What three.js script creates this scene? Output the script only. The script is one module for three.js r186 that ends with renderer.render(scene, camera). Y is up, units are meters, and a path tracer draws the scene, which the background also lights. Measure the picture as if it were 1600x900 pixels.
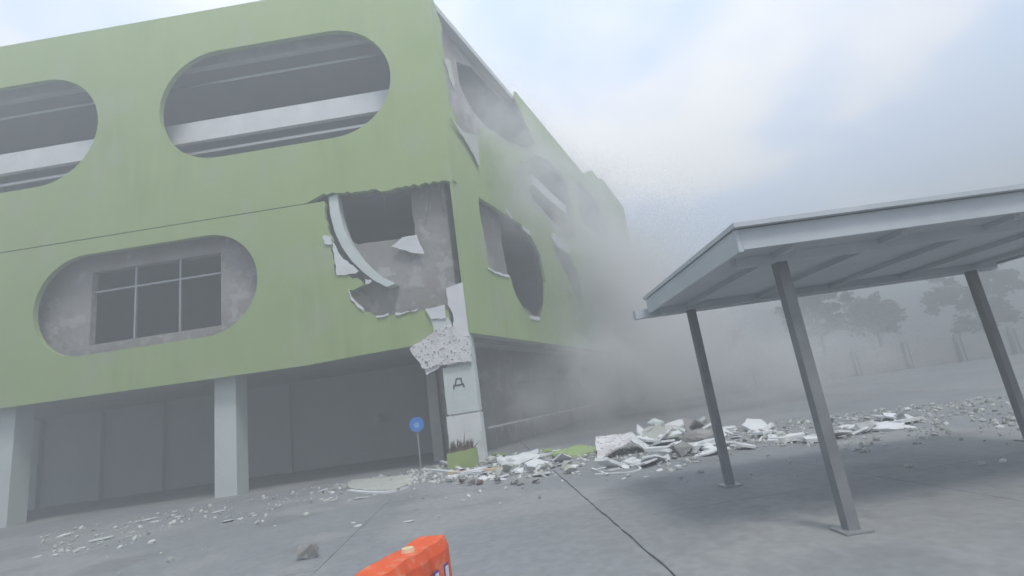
import * as THREE from 'three';
import { ConvexGeometry } from 'three/addons/geometries/ConvexGeometry.js';
import { mergeGeometries } from 'three/addons/utils/BufferGeometryUtils.js';

// ------------------------------------------------------------------ camera, sky, sun, exposure
const scene = new THREE.Scene();
const EYE = 1.7, FOCAL = 780, PITCH = THREE.MathUtils.degToRad(13.05), ROLL = THREE.MathUtils.degToRad(-8.16);
const camera = new THREE.PerspectiveCamera(2 * Math.atan(450 / FOCAL) * 180 / Math.PI, 16 / 9, 0.1, 2500);
const F0 = new THREE.Vector3(0, Math.sin(PITCH), -Math.cos(PITCH)), U0 = new THREE.Vector3(0, Math.cos(PITCH), Math.sin(PITCH)), R0 = new THREE.Vector3(1, 0, 0);
const RT = R0.clone().multiplyScalar(Math.cos(ROLL)).addScaledVector(U0, Math.sin(ROLL));
const UP = R0.clone().multiplyScalar(-Math.sin(ROLL)).addScaledVector(U0, Math.cos(ROLL));
camera.position.set(0, EYE, 0);
camera.quaternion.setFromRotationMatrix(new THREE.Matrix4().makeBasis(RT, UP, F0.clone().negate()));
camera.updateMatrixWorld();

const renderer = new THREE.WebGLRenderer({ antialias: true });
renderer.toneMapping = THREE.LinearToneMapping;
renderer.toneMappingExposure = 2.25;
renderer.shadowMap.enabled = true;

// seeded randomness and noise
function rng(seed) { let s = seed >>> 0; return () => { s = (s + 0x6d2b79f5) | 0; let t = Math.imul(s ^ (s >>> 15), 1 | s); t = (t + Math.imul(t ^ (t >>> 7), 61 | t)) ^ t; return ((t ^ (t >>> 14)) >>> 0) / 4294967296; }; }
const hash3 = (x, y, z) => { let h = Math.imul(x, 374761393) ^ Math.imul(y, 668265263) ^ Math.imul(z, 2147483647 - 5); h = Math.imul(h ^ (h >>> 13), 1274126177); return ((h ^ (h >>> 16)) >>> 0) / 4294967296; };
const sm = (t) => t * t * (3 - 2 * t), mixf = (a, b, t) => a + (b - a) * t;
const clamp01 = (v) => Math.min(1, Math.max(0, v));
const sstep = (a, b, v) => sm(clamp01((v - a) / (b - a)));
function noise3(x, y, z) {
  const X = Math.floor(x), Y = Math.floor(y), Z = Math.floor(z), u = sm(x - X), v = sm(y - Y), w = sm(z - Z);
  const l = (dy, dz) => mixf(hash3(X, Y + dy, Z + dz), hash3(X + 1, Y + dy, Z + dz), u);
  return mixf(mixf(l(0, 0), l(1, 0), v), mixf(l(0, 1), l(1, 1), v), w);
}
function fbm3(x, y, z, n = 4) { let a = 0.5, s = 0, t = 0; for (let k = 0; k < n; k++) { s += a * noise3(x, y, z); t += a; x = x * 2.03 + 17; y = y * 2.03 + 5; z = z * 2.03 + 9; a *= 0.5; } return s / t; }
function tile2(x, y, p, seed) {   // value noise that repeats every p cells
  const X = Math.floor(x), Y = Math.floor(y), u = sm(x - X), v = sm(y - Y), m = (a) => ((a % p) + p) % p;
  return mixf(mixf(hash3(m(X), m(Y), seed), hash3(m(X + 1), m(Y), seed), u), mixf(hash3(m(X), m(Y + 1), seed), hash3(m(X + 1), m(Y + 1), seed), u), v);
}
function tfbm(u, v, base, n, seed) { let a = 0.5, s = 0, t = 0, p = base; for (let k = 0; k < n; k++) { s += a * tile2(u * p, v * p, p, seed + k); t += a; p *= 2; a *= 0.55; } return s / t; }

// the sky: pale blue air and broken white cloud all the way round
{
  const W = 1024, H = 512, data = new Float32Array(W * H * 4);
  for (let j = 0; j < H; j++) for (let i = 0; i < W; i++) {
    const up = ((j + 0.5) / H - 0.5) * Math.PI, az = ((i + 0.5) / W - 0.5) * 2 * Math.PI, y = Math.sin(up), c = Math.cos(up), x = c * Math.cos(az), z = c * Math.sin(az);
    const yy = Math.max(y, 0), k = 1 / (yy + 0.35);
    const n = fbm3(x * k * 1.7 + 2.15, yy * 1.2 + 7, z * k * 1.7 + 4.4, 5), cl = sstep(0.40, 0.60, n);
    const hz = Math.exp(-yy * 5);
    const blue = [mixf(0.49, 0.60, hz), mixf(0.61, 0.68, hz), mixf(0.83, 0.80, hz)], white = [0.80, 0.80, 0.825];
    const o = (j * W + i) * 4;
    for (let q = 0; q < 3; q++) data[o + q] = 0.95 * mixf(blue[q], white[q], cl);
    data[o + 3] = 1;
  }
  const sky = new THREE.DataTexture(data, W, H, THREE.RGBAFormat, THREE.FloatType);
  sky.mapping = THREE.EquirectangularReflectionMapping; sky.magFilter = THREE.LinearFilter; sky.needsUpdate = true;
  scene.background = sky; scene.environment = sky;
}
const sun = new THREE.DirectionalLight(new THREE.Color(1, 0.96, 0.9), 1.5);
sun.position.set(14, 60, 12); sun.target.position.set(0, 0, -18); sun.castShadow = true; sun.shadow.radius = 26;
sun.shadow.mapSize.set(2048, 2048);
Object.assign(sun.shadow.camera, { left: -50, right: 50, top: 50, bottom: -50, near: 1, far: 180 });
scene.add(sun, sun.target);
scene.fog = new THREE.FogExp2(new THREE.Color(0.83, 0.89, 0.91), 0.024);

// ------------------------------------------------------------------ from photo pixels to places
const ray = (px, py) => F0.clone().addScaledVector(RT, (px - 800) / FOCAL).addScaledVector(UP, -(py - 450) / FOCAL);
const atHeight = (px, py, h = 0) => { const d = ray(px, py), t = (h - EYE) / d.y; return new THREE.Vector3(d.x * t, h, d.z * t); };
const CORNER = atHeight(760, 722, 0);
const TR = THREE.MathUtils.degToRad(23.23), TL = THREE.MathUtils.degToRad(2.17);
function makeFrame(d) { const n = new THREE.Vector3().crossVectors(d, new THREE.Vector3(0, 1, 0)); return { d, n, m: new THREE.Matrix4().makeBasis(d, new THREE.Vector3(0, 1, 0), n).setPosition(CORNER) }; }
const FL = makeFrame(new THREE.Vector3(Math.cos(TL), 0, Math.sin(TL)));     // front face: x runs from -22 (far end) to 0 (the corner)
const FR = makeFrame(new THREE.Vector3(Math.sin(TR), 0, -Math.cos(TR)));    // side face: x runs from 0 (the corner) away down the street
function on(f, px, py, z = 0) {           // the point of the upright plane z metres proud of that face which the pixel shows
  const d = ray(px, py), p0 = CORNER.clone().addScaledVector(f.n, z), e = new THREE.Vector3(0, EYE, 0);
  const t = p0.sub(e).dot(f.n) / d.dot(f.n), p = e.clone().addScaledVector(d, t);
  return [p.clone().sub(CORNER).dot(f.d), p.y];
}
const L = (px, py, z = 0) => on(FL, px, py, z), R = (px, py, z = 0) => on(FR, px, py, z);

// ------------------------------------------------------------------ materials
function makeTexture(size, fn, srgb = true) {
  const data = new Uint8Array(size * size * 4);
  for (let j = 0; j < size; j++) for (let i = 0; i < size; i++) { const c = fn(i / size, j / size), o = (j * size + i) * 4; for (let k = 0; k < 3; k++) data[o + k] = Math.round(255 * clamp01(c[k])); data[o + 3] = 255; }
  const t = new THREE.DataTexture(data, size, size); t.wrapS = t.wrapT = THREE.RepeatWrapping; t.magFilter = THREE.LinearFilter; t.generateMipmaps = true; t.minFilter = THREE.LinearMipmapLinearFilter;
  if (srgb) t.colorSpace = THREE.SRGBColorSpace; t.needsUpdate = true; return t;
}
const toS = (v) => (v <= 0.0031308 ? 12.92 * v : 1.055 * Math.pow(v, 1 / 2.4) - 0.055);
const S3 = (a) => a.map(toS);
const lerp3 = (a, b, t) => [0, 1, 2].map((k) => mixf(a[k], b[k], t));
function surface(size, metres, colour, bump, bumpScale, extra = {}) {
  const map = makeTexture(size, (u, v) => S3(colour(u, v))); map.repeat.set(1 / metres, 1 / metres);
  const o = { map, roughness: 0.92, ...extra };
  if (bump) { const b = makeTexture(size, (u, v) => { const h = bump(u, v); return [h, h, h]; }, false); b.repeat.set(1 / metres, 1 / metres); o.bumpMap = b; o.bumpScale = bumpScale; }
  return new THREE.MeshStandardMaterial(o);
}
const streak = (u, v, seed) => mixf(0.5, tile2(u * 40, v * 4, 40, seed) * 0.6 + tile2(u * 90, v * 9, 90, seed + 1) * 0.4, sstep(0.4, 0.65, tfbm(u, v, 3, 4, seed + 5)));   // rain marks
const M = {};
{
  const fine = (s) => (u, v) => tfbm(u, v, 48, 3, s);
  M.green = surface(512, 8, (u, v) => {
    const a = tfbm(u, v, 4, 5, 11), s = streak(u, v, 30), d = sstep(0.52, 0.75, tfbm(u, v, 6, 5, 51));
    let c = lerp3([0.265, 0.36, 0.14], [0.335, 0.425, 0.185], a);
    c = lerp3(c, [0.36, 0.40, 0.29], 0.45 * d);
    return c.map((x) => x * (0.88 + 0.2 * s));
  }, fine(13), 0.004, { roughness: 0.8 });
  M.greenBack = surface(256, 3, (u, v) => lerp3([0.40, 0.42, 0.37], [0.52, 0.53, 0.49], tfbm(u, v, 6, 4, 15)), fine(16), 0.004);
  M.concrete = surface(512, 4, (u, v) => {
    const a = tfbm(u, v, 4, 5, 21), d = sstep(0.5, 0.72, tfbm(u, v, 5, 5, 24)), w = sstep(0.58, 0.7, tfbm(u, v, 9, 4, 27));
    let c = lerp3([0.20, 0.195, 0.19], [0.33, 0.32, 0.31], a);
    c = lerp3(c, [0.27, 0.225, 0.19], 0.5 * d); return lerp3(c, [0.45, 0.45, 0.44], 0.5 * w);
  }, (u, v) => tfbm(u, v, 12, 5, 26), 0.03);
  M.white = surface(256, 3, (u, v) => lerp3([0.56, 0.57, 0.58], [0.78, 0.79, 0.80], tfbm(u, v, 5, 5, 31)), fine(33), 0.004, { roughness: 0.85 });
  M.column = surface(256, 3, (u, v) => lerp3(lerp3([0.60, 0.62, 0.62], [0.77, 0.78, 0.78], tfbm(u, v, 5, 5, 36)), [0.40, 0.42, 0.40], 0.5 * sstep(0.55, 0.75, tfbm(u, v, 7, 4, 38))), fine(37), 0.006);
  M.columnMid = surface(256, 3, (u, v) => lerp3([0.50, 0.56, 0.54], [0.63, 0.68, 0.66], tfbm(u, v, 5, 5, 39)), fine(40), 0.006);
  M.innerPaint = surface(256, 5, (u, v) => lerp3([0.50, 0.545, 0.53], [0.60, 0.64, 0.62], tfbm(u, v, 4, 5, 41)), fine(42), 0.006);
  M.ceiling = surface(256, 5, (u, v) => lerp3([0.44, 0.45, 0.45], [0.56, 0.57, 0.56], tfbm(u, v, 4, 5, 44)), null, 0);
  M.road = surface(1024, 9, (u, v) => {
    const a = tfbm(u, v, 4, 6, 61), g = tfbm(u, v, 96, 2, 65), d = sstep(0.5, 0.68, tfbm(u, v, 5, 5, 67)), k = sstep(0.62, 0.72, tfbm(u, v, 7, 5, 69));
    let c = lerp3([0.195, 0.205, 0.215], [0.25, 0.26, 0.27], a);
    c = lerp3(c, [0.32, 0.325, 0.32], 0.45 * d); c = lerp3(c, [0.13, 0.133, 0.136], 0.3 * k); return c.map((x) => x * (0.86 + 0.28 * g));
  }, (u, v) => 0.5 * tfbm(u, v, 128, 2, 71) + 0.5 * tfbm(u, v, 12, 4, 72), 0.004, { roughness: 0.88 });
  M.subbase = new THREE.MeshStandardMaterial({ color: new THREE.Color(0.05, 0.05, 0.05), roughness: 1 });
  M.speckle = surface(512, 1.6, (u, v) => {
    const b = lerp3([0.60, 0.60, 0.60], [0.75, 0.75, 0.75], tfbm(u, v, 8, 4, 81)), d = sstep(0.66, 0.74, tfbm(u, v, 22, 3, 84)), p = sstep(0.55, 0.65, tfbm(u, v, 5, 3, 87));
    return lerp3(lerp3(b, [0.52, 0.44, 0.46], 0.5 * p), [0.20, 0.18, 0.19], d);
  }, (u, v) => tfbm(u, v, 22, 3, 84), 0.02);
  M.roofMetal = surface(256, 2, (u, v) => lerp3([0.46, 0.50, 0.53], [0.60, 0.63, 0.66], tfbm(u, v, 5, 5, 91)), null, 0, { roughness: 0.55, metalness: 0.2 });
  M.post = surface(256, 1, (u, v) => lerp3([0.15, 0.16, 0.17], [0.26, 0.27, 0.28], tfbm(u, v, 5, 5, 95)), null, 0, { roughness: 0.6 });
  M.orange = surface(512, 1, (u, v) => lerp3(lerp3([0.66, 0.085, 0.022], [0.78, 0.125, 0.04], tfbm(u, v, 5, 5, 101)), [0.62, 0.30, 0.20], 0.5 * sstep(0.48, 0.72, tfbm(u, v, 20, 5, 103))), (u, v) => tfbm(u, v, 40, 3, 105), 0.0015, { roughness: 0.5 });
  M.cream = new THREE.MeshStandardMaterial({ color: new THREE.Color(0.66, 0.52, 0.34), roughness: 0.7 });
  M.sticker = surface(128, 0.2, (u, v) => lerp3([0.55, 0.56, 0.68], [0.75, 0.75, 0.82], tfbm(u, v, 6, 3, 107)), null, 0, { roughness: 0.45 });
  M.violet = new THREE.MeshStandardMaterial({ color: new THREE.Color(0.09, 0.07, 0.24), roughness: 0.5 });
  M.blue = new THREE.MeshStandardMaterial({ color: new THREE.Color(0.03, 0.19, 0.62), roughness: 0.4 });
  M.paleBlue = new THREE.MeshStandardMaterial({ color: new THREE.Color(0.18, 0.40, 0.74), roughness: 0.4 });
  M.ink = new THREE.MeshStandardMaterial({ color: new THREE.Color(0.045, 0.05, 0.05), roughness: 0.8 });
  M.steel = new THREE.MeshStandardMaterial({ color: new THREE.Color(0.36, 0.37, 0.38), roughness: 0.5, metalness: 0.5 });
  M.glass = new THREE.MeshPhysicalMaterial({ color: new THREE.Color(0.10, 0.12, 0.13), roughness: 0.12, metalness: 0 });
  M.planter = surface(256, 2, (u, v) => lerp3([0.24, 0.33, 0.10], [0.34, 0.42, 0.16], tfbm(u, v, 5, 5, 111)), null, 0);
  M.leaf = new THREE.MeshPhysicalMaterial({ color: new THREE.Color(0.045, 0.075, 0.035), roughness: 0.9, transmission: 0.3, thickness: 0 });
  M.bark = new THREE.MeshStandardMaterial({ color: new THREE.Color(0.10, 0.08, 0.06), roughness: 0.95 });
  M.brown = new THREE.MeshStandardMaterial({ color: new THREE.Color(0.12, 0.085, 0.07), roughness: 0.9 });
  M.wall = surface(256, 4, (u, v) => lerp3([0.33, 0.34, 0.34], [0.45, 0.46, 0.45], tfbm(u, v, 4, 5, 115)), null, 0);
}

// ------------------------------------------------------------------ helpers
const taken = new Map();
function numbered(name) { const n = taken.get(name) || 0; taken.set(name, n + 1); return n ? `${name}_${String(n).padStart(3, '0')}` : name; }
function boxUV(g) {                       // flat faces, uv in metres by the way each face points
  g = g.index ? g.toNonIndexed() : g; g.computeVertexNormals();
  const p = g.attributes.position, n = g.attributes.normal, uv = new Float32Array(p.count * 2);
  for (let i = 0; i < p.count; i++) {
    const ax = Math.abs(n.getX(i)), ay = Math.abs(n.getY(i)), az = Math.abs(n.getZ(i));
    if (ay >= ax && ay >= az) { uv[2 * i] = p.getX(i); uv[2 * i + 1] = p.getZ(i); } else if (ax >= az) { uv[2 * i] = p.getZ(i); uv[2 * i + 1] = p.getY(i); } else { uv[2 * i] = p.getX(i); uv[2 * i + 1] = p.getY(i); }
  }
  g.setAttribute('uv', new THREE.BufferAttribute(uv, 2)); return g;
}
function mesh(name, g, m, parent) { const o = new THREE.Mesh(g, m); o.name = parent ? name : numbered(name); o.castShadow = o.receiveShadow = true; (parent || scene).add(o); return o; }
function tag(o, label, category, group) { o.userData.label = label; o.userData.category = category; if (group) o.userData.group = group; return o; }
function thing(name, label, category, pos = [0, 0, 0], turn = 0, group) { const o = new THREE.Group(); o.name = numbered(name); o.position.set(...pos); o.rotation.y = turn; scene.add(o); return tag(o, label, category, group); }
function structure(o) { o.userData.kind = 'structure'; return o; }
const box = (w, h, d, x = 0, y = 0, z = 0) => new THREE.BoxGeometry(w, h, d).translate(x, y, z);
const rough = (pts, amp, step, seed, closed = true) => {      // a broken edge
  const r = rng(seed), out = [];
  for (let i = 0; i < pts.length - (closed ? 0 : 1); i++) {
    const a = pts[i], b = pts[(i + 1) % pts.length], l = Math.hypot(b[0] - a[0], b[1] - a[1]), n = Math.max(1, Math.round(l / step)), nx = -(b[1] - a[1]) / (l || 1), ny = (b[0] - a[0]) / (l || 1);
    for (let k = 0; k < n; k++) { const t = k / n + (k ? (r() - 0.5) * 0.5 / n : 0), j = k ? (r() - 0.5) * 2 * amp : 0; out.push([a[0] + (b[0] - a[0]) * t + nx * j, a[1] + (b[1] - a[1]) * t + ny * j]); }
  }
  if (!closed) out.push(pts[pts.length - 1]);
  return out;
};
const vec = (pts) => pts.map(([x, y]) => new THREE.Vector2(x, y));
function slab(outline, holes, thick, z0) {         // a plate in the (x, y) plane, its face at z0, going back
  const s = new THREE.Shape(vec(outline)); for (const h of holes) s.holes.push(new THREE.Path(vec(h)));
  return new THREE.ExtrudeGeometry(s, { depth: thick, bevelEnabled: false, curveSegments: 12 }).translate(0, 0, z0 - thick);
}
const stadium = (x0, x1, y0, y1, n = 18) => { const r = (y1 - y0) / 2, c = (y0 + y1) / 2, out = []; for (let k = 0; k <= n; k++) { const a = -Math.PI / 2 + Math.PI * k / n; out.push([x1 - r + r * Math.cos(a), c + r * Math.sin(a)]); } for (let k = 0; k <= n; k++) { const a = Math.PI / 2 + Math.PI * k / n; out.push([x0 + r + r * Math.cos(a), c + r * Math.sin(a)]); } return out; };
const MIT = Math.tan(Math.PI / 2 - THREE.MathUtils.degToRad(90 - 2.17 + 23.23) / 2);   // how far a plane d behind a face stops short of the corner, per d

// ------------------------------------------------------------------ ground and road
{
  const g = structure(mesh('ground', boxUV(new THREE.PlaneGeometry(1600, 1600).rotateX(-Math.PI / 2).translate(0, -0.03, -200)), M.road));
  const road = new THREE.Group(); road.name = 'road'; scene.add(road); structure(road);
  const turn = 0.09, ct = Math.cos(turn), st = Math.sin(turn), r = rng(5);
  const joint = atHeight(1050, 895), W = 3.9, D = 4.6;
  for (let i = -5; i < 5; i++) for (let j = -1; j < 6; j++) {
    const gapL = i === 0 ? 0.015 : 0.003, gapR = i === -1 ? 0.015 : 0.003;
    const jag = (n, amp) => Array.from({ length: n }, () => (r() - 0.5) * 2 * amp);
    const a = [i * W + gapL, 2.2 + (j - 1) * D + 0.004], b = [(i + 1) * W - gapR, 2.2 + j * D - 0.004];
    const e = (p, q, amp, n) => { const o = [], jj = jag(n, amp); for (let k = 0; k < n; k++) { const t = k / n, dx = q[0] - p[0], dy = q[1] - p[1], l = Math.hypot(dx, dy); o.push([p[0] + dx * t - dy / l * jj[k], p[1] + dy * t + dx / l * jj[k]]); } return o; };
    const out = [...e([a[0], a[1]], [b[0], a[1]], 0.003, 10), ...e([b[0], a[1]], [b[0], b[1]], i === -1 ? 0.012 : 0.003, 22), ...e([b[0], b[1]], [a[0], b[1]], 0.003, 10), ...e([a[0], b[1]], [a[0], a[1]], i === 0 ? 0.012 : 0.003, 22)];
    const geo = new THREE.ExtrudeGeometry(new THREE.Shape(vec(out)), { depth: 0.1, bevelEnabled: false }).rotateX(-Math.PI / 2).translate(0, -0.1 - 0.004 * r(), 0);
    const p = geo.attributes.position;
    for (let k = 0; k < p.count; k++) { const x = p.getX(k), z = p.getZ(k); p.setX(k, joint.x + ct * x + st * z); p.setZ(k, joint.z + ct * z - st * x); }
    mesh('road_slab', boxUV(geo), M.road, road);
  }
}

// ------------------------------------------------------------------ the building
const ROOF = 18.95, SPLIT = 10.12, SOFFIT = 4.25;
const bld = thing('green_building', 'green clad building with rounded windows, its corner facade torn open and shedding debris', 'building', [CORNER.x, 0, CORNER.z]);
const wingL = (name, g, m, parent = bld) => place(name, g, m, FL, parent), wingR = (name, g, m, parent = bld) => place(name, g, m, FR, parent);
function place(name, g, m, f, parent) {
  g = boxUV(g); g.applyMatrix4(new THREE.Matrix4().makeBasis(f.d, new THREE.Vector3(0, 1, 0), f.n)); return mesh(name, g, m, parent);
}
const XL = -26, XR = 30, XT = 39.5;
{
  // front cladding, upper and lower, parted by the open joint
  const upL = [[XL, SPLIT + 0.05], ...rough([L(478, 319), L(505, 303)].map(([x, y]) => [x, Math.max(y, SPLIT + 0.04)]), 0.01, 0.5, 3, false),
    ...rough([L(506, 302), L(530, 301), L(575, 298), L(610, 297), L(640, 291), L(665, 285), L(712, 283)], 0.07, 0.16, 7, false), [0, L(712, 283)[1] + 0.02], [0, ROOF], [-1.5, ROOF], [-1.5, ROOF + 0.75], [XL, ROOF + 0.75]];
  const winTop = L(540, 44)[1], winLow = L(530, 214)[1], winRight = L(611, 125)[0];
  wingL('upper_cladding', slab(upL, [stadium(winRight - 9.6, winRight, winLow, winTop), stadium(winRight - 22, winRight - 12.2, winLow, winTop)], 0.22, 0), M.green);
  const lowL = [[XL, SOFFIT - 0.05], L(478, 571), L(563, 555), L(637, 542),
    ...rough([L(690, 531), L(704, 512), L(699, 484)], 0.06, 0.2, 8, false),
    ...rough([L(690, 485), L(665, 484), L(640, 487), L(590, 495), L(570, 487), L(549, 472), L(545, 453), L(568, 445), L(558, 434), L(524, 430), L(519, 385), L(512, 350), L(507, 328), L(506, 314)], 0.07, 0.17, 9, false),
    [L(505, 314)[0] - 0.1, SPLIT], [XL, SPLIT]];
  wingL('lower_cladding', slab(lowL, [stadium(-16.3, -7.6, 5.6, 9.5)], 0.2, 0.004), M.green);
  // torn lining along the lower edge of the hole
  const curl = (px, w, seed) => { const r = rng(seed), pts = px.map(([x, y]) => L(x, y, 0.05)); const o = [...pts.map((p) => [p[0], p[1] + w * (0.4 + r())]), ...pts.reverse().map((p) => [p[0], p[1] - w * (0.3 + 0.8 * r())])]; return slab(rough(o, 0.03, 0.12, seed), [], 0.05, 0.06); };
  wingL('torn_edge', curl([[545, 455], [549, 466], [556, 474], [568, 484]], 0.07, 41), M.white);
  wingL('torn_edge', curl([[588, 495], [600, 494], [607, 491]], 0.04, 42), M.white);
  wingL('torn_edge', curl([[618, 491], [632, 489], [652, 484]], 0.045, 43), M.white);
  wingL('torn_edge', curl([[571, 441], [580, 439]], 0.09, 44), M.white);
  wingL('torn_edge', slab(rough([L(506, 369), L(518, 370), L(519, 383), L(507, 381)], 0.03, 0.1, 45), [], 0.05, 0.07), M.white);
  wingL('torn_lining', slab(rough([L(520, 378), L(533, 400), L(561, 424), L(556, 428), L(527, 431), L(524, 410)], 0.03, 0.15, 46), [], 0.05, 0.06), M.white);
  // side cladding
  const roofAt = (px, py) => [R(px, py)[0], ROOF];
  const upR = [[0, SPLIT + 0.05], ...rough([[0.4, SPLIT + 0.05], [6, SPLIT + 0.05]], 0.015, 0.6, 13, false), [XR, SPLIT + 0.05], [XR, ROOF],
    ...rough([roofAt(806, 148), R(808, 160), R(818, 184), R(836, 222), R(826, 238), R(800, 230), R(785, 222), R(772, 208), R(754, 199), R(747, 216), R(743, 250), R(729, 222), R(713, 192), R(701, 152), R(694, 92), R(690, 40), [0.25, ROOF - 0.3]], 0.1, 0.25, 14, false), [0.2, ROOF], [0, ROOF]];
  const hB = rough([R(836, 240), R(856, 250), R(874, 266), R(890, 295), R(896, 328), R(899, 372), R(880, 372), R(858, 348), R(836, 322), R(812, 296), R(804, 268), R(812, 254)], 0.1, 0.28, 15);
  wingR('upper_cladding', slab(upR, [hB, stadium(18.5, 27, 12.8, 17.6)], 0.13, 0), M.green);
  const uz = -0.62, winA = rough([R(713, 96, uz), R(736, 106, uz), R(766, 138, uz), R(800, 174, uz), R(826, 205, uz), R(834, 226, uz), R(816, 229, uz), R(790, 219, uz), R(762, 200, uz), R(738, 174, uz), R(718, 132, uz)], 0.05, 0.4, 64), winB = rough([R(832, 252, uz), R(858, 262, uz), R(882, 290, uz), R(893, 348, uz), R(880, 360, uz), R(856, 338, uz), R(832, 310, uz), R(822, 278, uz)], 0.05, 0.4, 65);
  wingR('inner_wall', slab([[MIT * 0.62, SPLIT + 0.9], [XR, SPLIT + 0.9], [XR, ROOF - 0.42], [MIT * 0.62, ROOF - 0.42]], [winA, winB, stadium(19, 26.5, 13, 17.2)], 0.2, uz), M.concrete);
  wingR('slab_edge', slab(rough([R(831, 272, -0.4), R(858, 298, -0.4), R(884, 322, -0.4), R(885, 334, -0.4), R(858, 312, -0.4), R(833, 288, -0.4)], 0.02, 0.5, 67), [], 0.3, -0.4), M.white);
  wingR('torn_lining', slab(rough([R(862, 364), R(878, 376), R(890, 389), R(888, 398), R(870, 386), R(861, 373)], 0.03, 0.3, 66), [], 0.05, 0.07), M.white);
  const hC = rough([R(747, 304), R(762, 317), R(778, 323), R(798, 330), R(815, 350), R(830, 370), R(845, 400), R(852, 440), R(852, 475), R(846, 497), R(832, 496), R(817, 482), R(805, 458), R(797, 432), R(780, 428), R(764, 417), R(758, 380), R(751, 340)], 0.05, 0.22, 16);
  const hD = rough([R(862, 378), R(890, 396), R(904, 430), R(912, 474), R(901, 468), R(886, 430), R(868, 398)], 0.06, 0.3, 17);
  wingR('lower_cladding', slab([[0, SOFFIT + 0.08], [XR, SOFFIT + 0.08], [XR, SPLIT], [0, SPLIT]], [hC, hD, stadium(18, 27, 5.4, 9.9)], 0.13, 0.003), M.green);
  const curlR = (px, w, seed) => { const r = rng(seed), pts = px.map(([x, y]) => R(x, y, 0.05)); const o = [...pts.map((p) => [p[0], p[1] + w * (0.4 + r())]), ...pts.reverse().map((p) => [p[0], p[1] - w * (0.3 + 0.8 * r())])]; return slab(rough(o, 0.03, 0.15, seed), [], 0.05, 0.06); };
  wingR('torn_edge', curlR([[763, 419], [775, 426], [796, 433]], 0.09, 51), M.white);
  wingR('torn_edge', curlR([[790, 326], [800, 340]], 0.14, 52), M.white);
  wingR('torn_edge', curlR([[816, 353], [829, 367]], 0.14, 53), M.white);
  wingR('torn_edge', curlR([[829, 496], [843, 499]], 0.10, 54), M.white);
  wingR('torn_lining', slab(rough([R(692, 92), R(702, 96), R(709, 132), R(707, 140), R(700, 122)], 0.04, 0.2, 55), [], 0.05, 0.07), M.greenBack);
  // a peeled flap that still hangs from the corner
  const fl = slab(rough([R(700, 186), R(722, 208), R(743, 213), R(746, 262), R(728, 228)], 0.03, 0.2, 56), [], 0.04, 0.12);
  wingR('peeled_flap', fl, M.greenBack);
  // inner walls behind the cladding, bare concrete with openings
  const dz = -0.62, mi = MIT * 0.62;
  const openL = rough([L(528, 306, dz), L(640, 296, dz), L(650, 372, dz), L(600, 376, dz), L(560, 382, dz), L(545, 372, dz)], 0.03, 0.3, 61);
  wingL('inner_wall', slab([[XL, SOFFIT], [-mi, SOFFIT], [-mi, SPLIT + 0.9], [XL, SPLIT + 0.9]], [openL, [[-14.6, 6.1], [-9.4, 6.1], [-9.4, 9], [-14.6, 9]]], 0.25, dz), M.concrete);
  const openR = rough([R(779, 326, dz), R(800, 342, dz), R(822, 365, dz), R(840, 400, dz), R(849, 450, dz), R(848, 490, dz), R(836, 494, dz), R(806, 470, dz), R(793, 428, dz), R(784, 380, dz)], 0.04, 0.3, 62);
  wingR('inner_wall', slab([[mi, SOFFIT], [XR, SOFFIT], [XR, SPLIT + 0.9], [mi, SPLIT + 0.9]], [openR, [[11.4, 6], [15.8, 6], [15.8, 9.6], [11.4, 9.6]], [[18.6, 6], [26, 6], [26, 9.4], [18.6, 9.4]]], 0.25, dz), M.concrete);
  // the pale rounded lining of the lost window
  const ringIn = [[513, 308], [516, 335], [523, 362], [534, 386], [549, 407], [566, 424], [584, 438], [604, 448]].map(([x, y]) => L(x + 14, y - 5, -0.12)), ringOut = [[513, 308], [516, 335], [523, 362], [534, 386], [549, 407], [566, 424], [584, 438], [604, 448]].map(([x, y]) => L(x, y, -0.12));
  wingL('window_lining', slab([...ringOut, ...ringIn.reverse()], [], 0.48, -0.12), M.columnMid);
  // bent white sheet left lying in the opening
  wingL('hanging_sheet', slab(rough([L(611, 385, -0.4), L(628, 371, -0.4), L(651, 367, -0.4), L(663, 397, -0.4), L(640, 394, -0.4)], 0.02, 0.2, 63), [], 0.03, -0.4), M.white);
  for (const [px, py, px2, py2, sw] of [[668, 288, 664, 352, 0.2], [690, 286, 694, 330, -0.15], [598, 297, 600, 326, 0.1], [722, 430, 712, 470, -0.2], [572, 488, 566, 506, 0.05], [640, 487, 646, 512, 0.08]]) { const a = L(px, py, -0.1), b = L(px2, py2, -0.1); wingL('hanging_cable', new THREE.TubeGeometry(new THREE.QuadraticBezierCurve3(new THREE.Vector3(a[0], a[1] + 0.1, -0.15), new THREE.Vector3((a[0] + b[0]) / 2 + sw, (a[1] + b[1]) / 2, -0.02), new THREE.Vector3(b[0], b[1], -0.1)), 10, 0.014, 5), M.ink); }
  // galleries behind the upper windows: parapet, beam, rails
  const gz = -1.0, gm = MIT * 1.0;
  const band = (px0, px1, name, m, thick, ln) => { const y1 = L(...px0, gz)[1], y0 = L(...px1, gz)[1]; wingL(name, box(-gm - XL, y1 - y0, thick, (XL - gm) / 2, (y0 + y1) / 2, gz - thick / 2), m); if (ln) wingR(name, box(XR - 9, y1 - y0, thick, (XR + 9) / 2, (y0 + y1) / 2, gz - thick / 2), m); };
  band([545, 150], [545, 181], 'parapet', M.white, 0.2, true);
  band([530, 30], [530, 67], 'beam', M.white, 0.3, false);
  band([545, 91], [545, 95], 'rail', M.steel, 0.06, false);
  band([525, 201], [525, 205], 'rail', M.steel, 0.06, false);
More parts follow.
